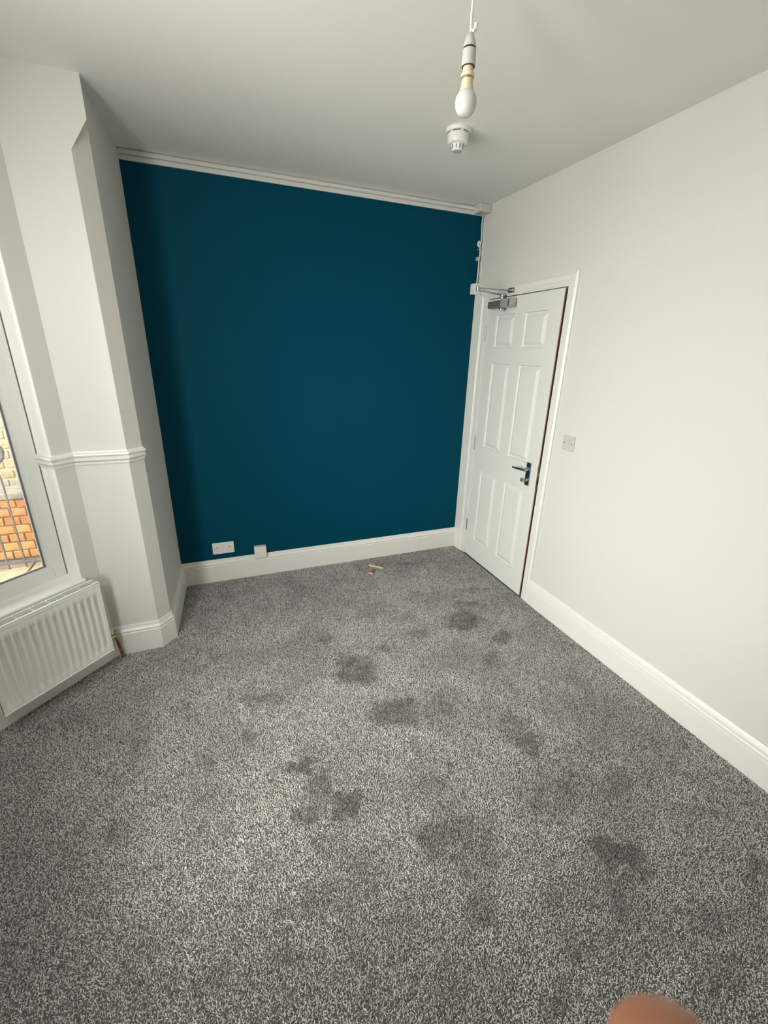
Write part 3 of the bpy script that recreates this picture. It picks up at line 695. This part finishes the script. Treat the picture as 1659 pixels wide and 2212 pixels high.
def carpet():
    rng = np.random.default_rng(7)
    sp_ = .0042
    pts = []
    for ya, yb, s_ in ((-3.4,0,sp_),(END_Y,-3.4,.008)):
        xs = np.arange(BC.x, 0, s_); ys_ = np.arange(ya, yb, s_)
        X, Y = np.meshgrid(xs, ys_); X = X.ravel(); Y = Y.ravel()
        X = X+rng.uniform(-.5,.5,X.size)*s_*.95; Y = Y+rng.uniform(-.5,.5,Y.size)*s_*.95
        pts.append(np.stack([X,Y],1))
    P = np.concatenate(pts); X, Y = P[:,0], P[:,1]
    poly = np.array(room_poly); ins = np.zeros(X.size, bool); n_ = len(poly); j = n_-1
    for i in range(n_):
        xi, yi = poly[i]; xj, yj = poly[j]
        c_ = ((yi > Y) != (yj > Y)) & (X < (xj-xi)*(Y-yi)/(yj-yi+1e-12)+xi)
        ins ^= c_; j = i
    ins &= (X < -.018) & (Y < -.016)
    X = X[ins]; Y = Y[ins]; N = X.size
    mask = np.zeros(N)
    wx = (vnoise(X,Y,22,1)-.5)*.06+(vnoise(X,Y,70,21)-.5)*.03; wy = (vnoise(X,Y,22,2)-.5)*.06+(vnoise(X,Y,70,22)-.5)*.03
    for cx_, cy_, ax, ay, bx_, by_, s_ in PATCH:
        det = ax*by_-ay*bx_; dx = X-cx_+wx; dy = Y-cy_+wy
        u = (dx*by_-dy*bx_)/det; v = (ax*dy-ay*dx)/det; d = np.sqrt(u*u+v*v)
        mask = np.maximum(mask, s_*np.clip((1.2-d)/.5,0,1))
    blot = np.clip((vnoise(X,Y,5,5)*.5+vnoise(X,Y,12,6)*.35+vnoise(X,Y,30,9)*.25-.52)*2.2,-.45,.6)
    tone = np.clip(mask*(.75+.5*vnoise(X,Y,45,12))+np.maximum(blot,-.3)*.5, -.2, 1.0)
    ang = rng.uniform(0,2*np.pi,N); lean = rng.uniform(.002,.0085,N)
    hgt = rng.uniform(.0045,.0080,N)*(1-.22*np.clip(tone,0,1))
    rad_ = rng.uniform(.0016,.0026,N)
    bx = np.cos(ang)*lean; by = np.sin(ang)*lean
    bias = .003*(np.clip(tone,0,1))
    bx += bias*.9; by += bias*.4
    V = np.zeros((N,4,3)); phi = rng.uniform(0,2*np.pi,N)
    for k in range(3):
        V[:,k,0] = X+rad_*np.cos(phi+k*2.094); V[:,k,1] = Y+rad_*np.sin(phi+k*2.094); V[:,k,2] = hgt*rng.uniform(.15,.45,N) if False else -.0005
    V[:,3,0] = X+bx; V[:,3,1] = Y+by; V[:,3,2] = hgt
    base = np.arange(N)*4
    F = np.stack([np.stack([base+a,base+b,base+3],1) for a,b in ((0,1),(1,2),(2,0))],1).reshape(-1,3)
    me = bpy.data.meshes.new('carpet')
    me.vertices.add(N*4); me.vertices.foreach_set('co', V.ravel())
    me.loops.add(F.size); me.loops.foreach_set('vertex_index', F.ravel().astype(np.int32))
    me.polygons.add(len(F)); me.polygons.foreach_set('loop_start', np.arange(0,F.size,3,dtype=np.int32))
    me.polygons.foreach_set('loop_total', np.full(len(F),3,np.int32))
    me.polygons.foreach_set('use_smooth', np.ones(len(F),bool))
    # yarn shade: heathered mix of dark and light yarns; crushed pile shows its darker roots
    yarn = rng.random(N); yarn = np.where(yarn < .33, rng.uniform(.18,.40,N), rng.uniform(.62,1.0,N))
    yarn *= (1-.56*np.clip(tone,-.3,1))
    at_ = me.attributes.new('yarn','FLOAT','POINT')
    val = np.repeat(yarn,4).reshape(N,4)
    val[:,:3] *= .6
    at_.data.foreach_set('value', val.ravel().astype(np.float32))
    me.update(calc_edges=True)
    m_ = bpy.data.materials.new('grey_twist_pile'); m_.use_nodes = True; nt = m_.node_tree; b = nt.nodes['Principled BSDF']
    an = nt.nodes.new('ShaderNodeAttribute'); an.attribute_name = 'yarn'
    mx = nt.nodes.new('ShaderNodeMix'); mx.data_type = 'RGBA'
    mx.inputs[6].default_value = (0,0,0,1); mx.inputs[7].default_value = (1.0,.97,.935,1)
    nt.links.new(an.outputs['Fac'], mx.inputs[0]); nt.links.new(mx.outputs[2], b.inputs['Base Color'])
    b.inputs['Roughness'].default_value = .9; b.inputs['Specular IOR Level'].default_value = .15
    me.materials.append(m_)
    o = bpy.data.objects.new('carpet', me); COL.objects.link(o)
    tag(o, 'heathered grey twist pile carpet with scuffed darker footprints', 'carpet', kind='stuff')
carpet()

# ================================================================== PHOTOGRAPHER'S HAND (one fingertip shows at the lower edge)
def cw(x, y, z): return CAM + RX*x + DN*y + FW*z
def hand():
    root = thing('person', 'hand of the person taking the picture, one fingertip in view', 'person', cw(.03,.14,.0))
    vs = []; es = []; rs = []
    def node(p, r, par=None):
        vs.append(cw(*p)-root.location); rs.append(r)
        if par is not None: es.append((par, len(vs)-1))
        return len(vs)-1
    wrist = node((.070,.205,-.045), .024)
    palm = node((.058,.165,-.030), .022, wrist)
    fore = node((.100,.300,-.075), .030, wrist); node((.140,.420,-.110), .036, fore)
    def finger(base, pts, r0):
        b = node(base, r0*1.25, palm); p = b
        for i, q in enumerate(pts): p = node(q, r0*(1-.10*i), p)
    finger((.040,.138,-.012), [(.033,.112,.012),(.0300,.082,.032),(.0292,.061,.043),(.0290,.0512,.0455)], .0092)   # index
    finger((.056,.128,-.020), [(.046,.100,-.002),(.030,.098,.012),(.014,.104,.006)], .0090)
    finger((.070,.132,-.026), [(.064,.104,-.012),(.048,.098,.004),(.032,.108,.0)], .0086)
    finger((.084,.142,-.032), [(.080,.118,-.022),(.066,.112,-.008),(.052,.118,-.008)], .0076)
    finger((.048,.178,-.020), [(.022,.168,-.012),(.000,.150,-.010),(-.012,.136,-.012)], .0104)                     # thumb
    me = bpy.data.meshes.new('hand'); me.from_pydata(vs, es, [])
    o = bpy.data.objects.new('hand', me); COL.objects.link(o); o.parent = root
    sk = o.modifiers.new('skin','SKIN'); sk.use_smooth_shade = True
    for i, s_ in enumerate(me.skin_vertices[0].data): s_.radius = (rs[i], rs[i]); s_.use_root = (i == 0)
    ss = o.modifiers.new('sub','SUBSURF'); ss.levels = 2; ss.render_levels = 2
    me.materials.append(M_SKIN)
    MB().tube([cw(.094,.280,-.068)-root.location, cw(.118,.352,-.090)-root.location, cw(.146,.440,-.118)-root.location], [.040,.043,.047], 20).build('sleeve', M_SLEEVE, root, smooth=True)
hand()
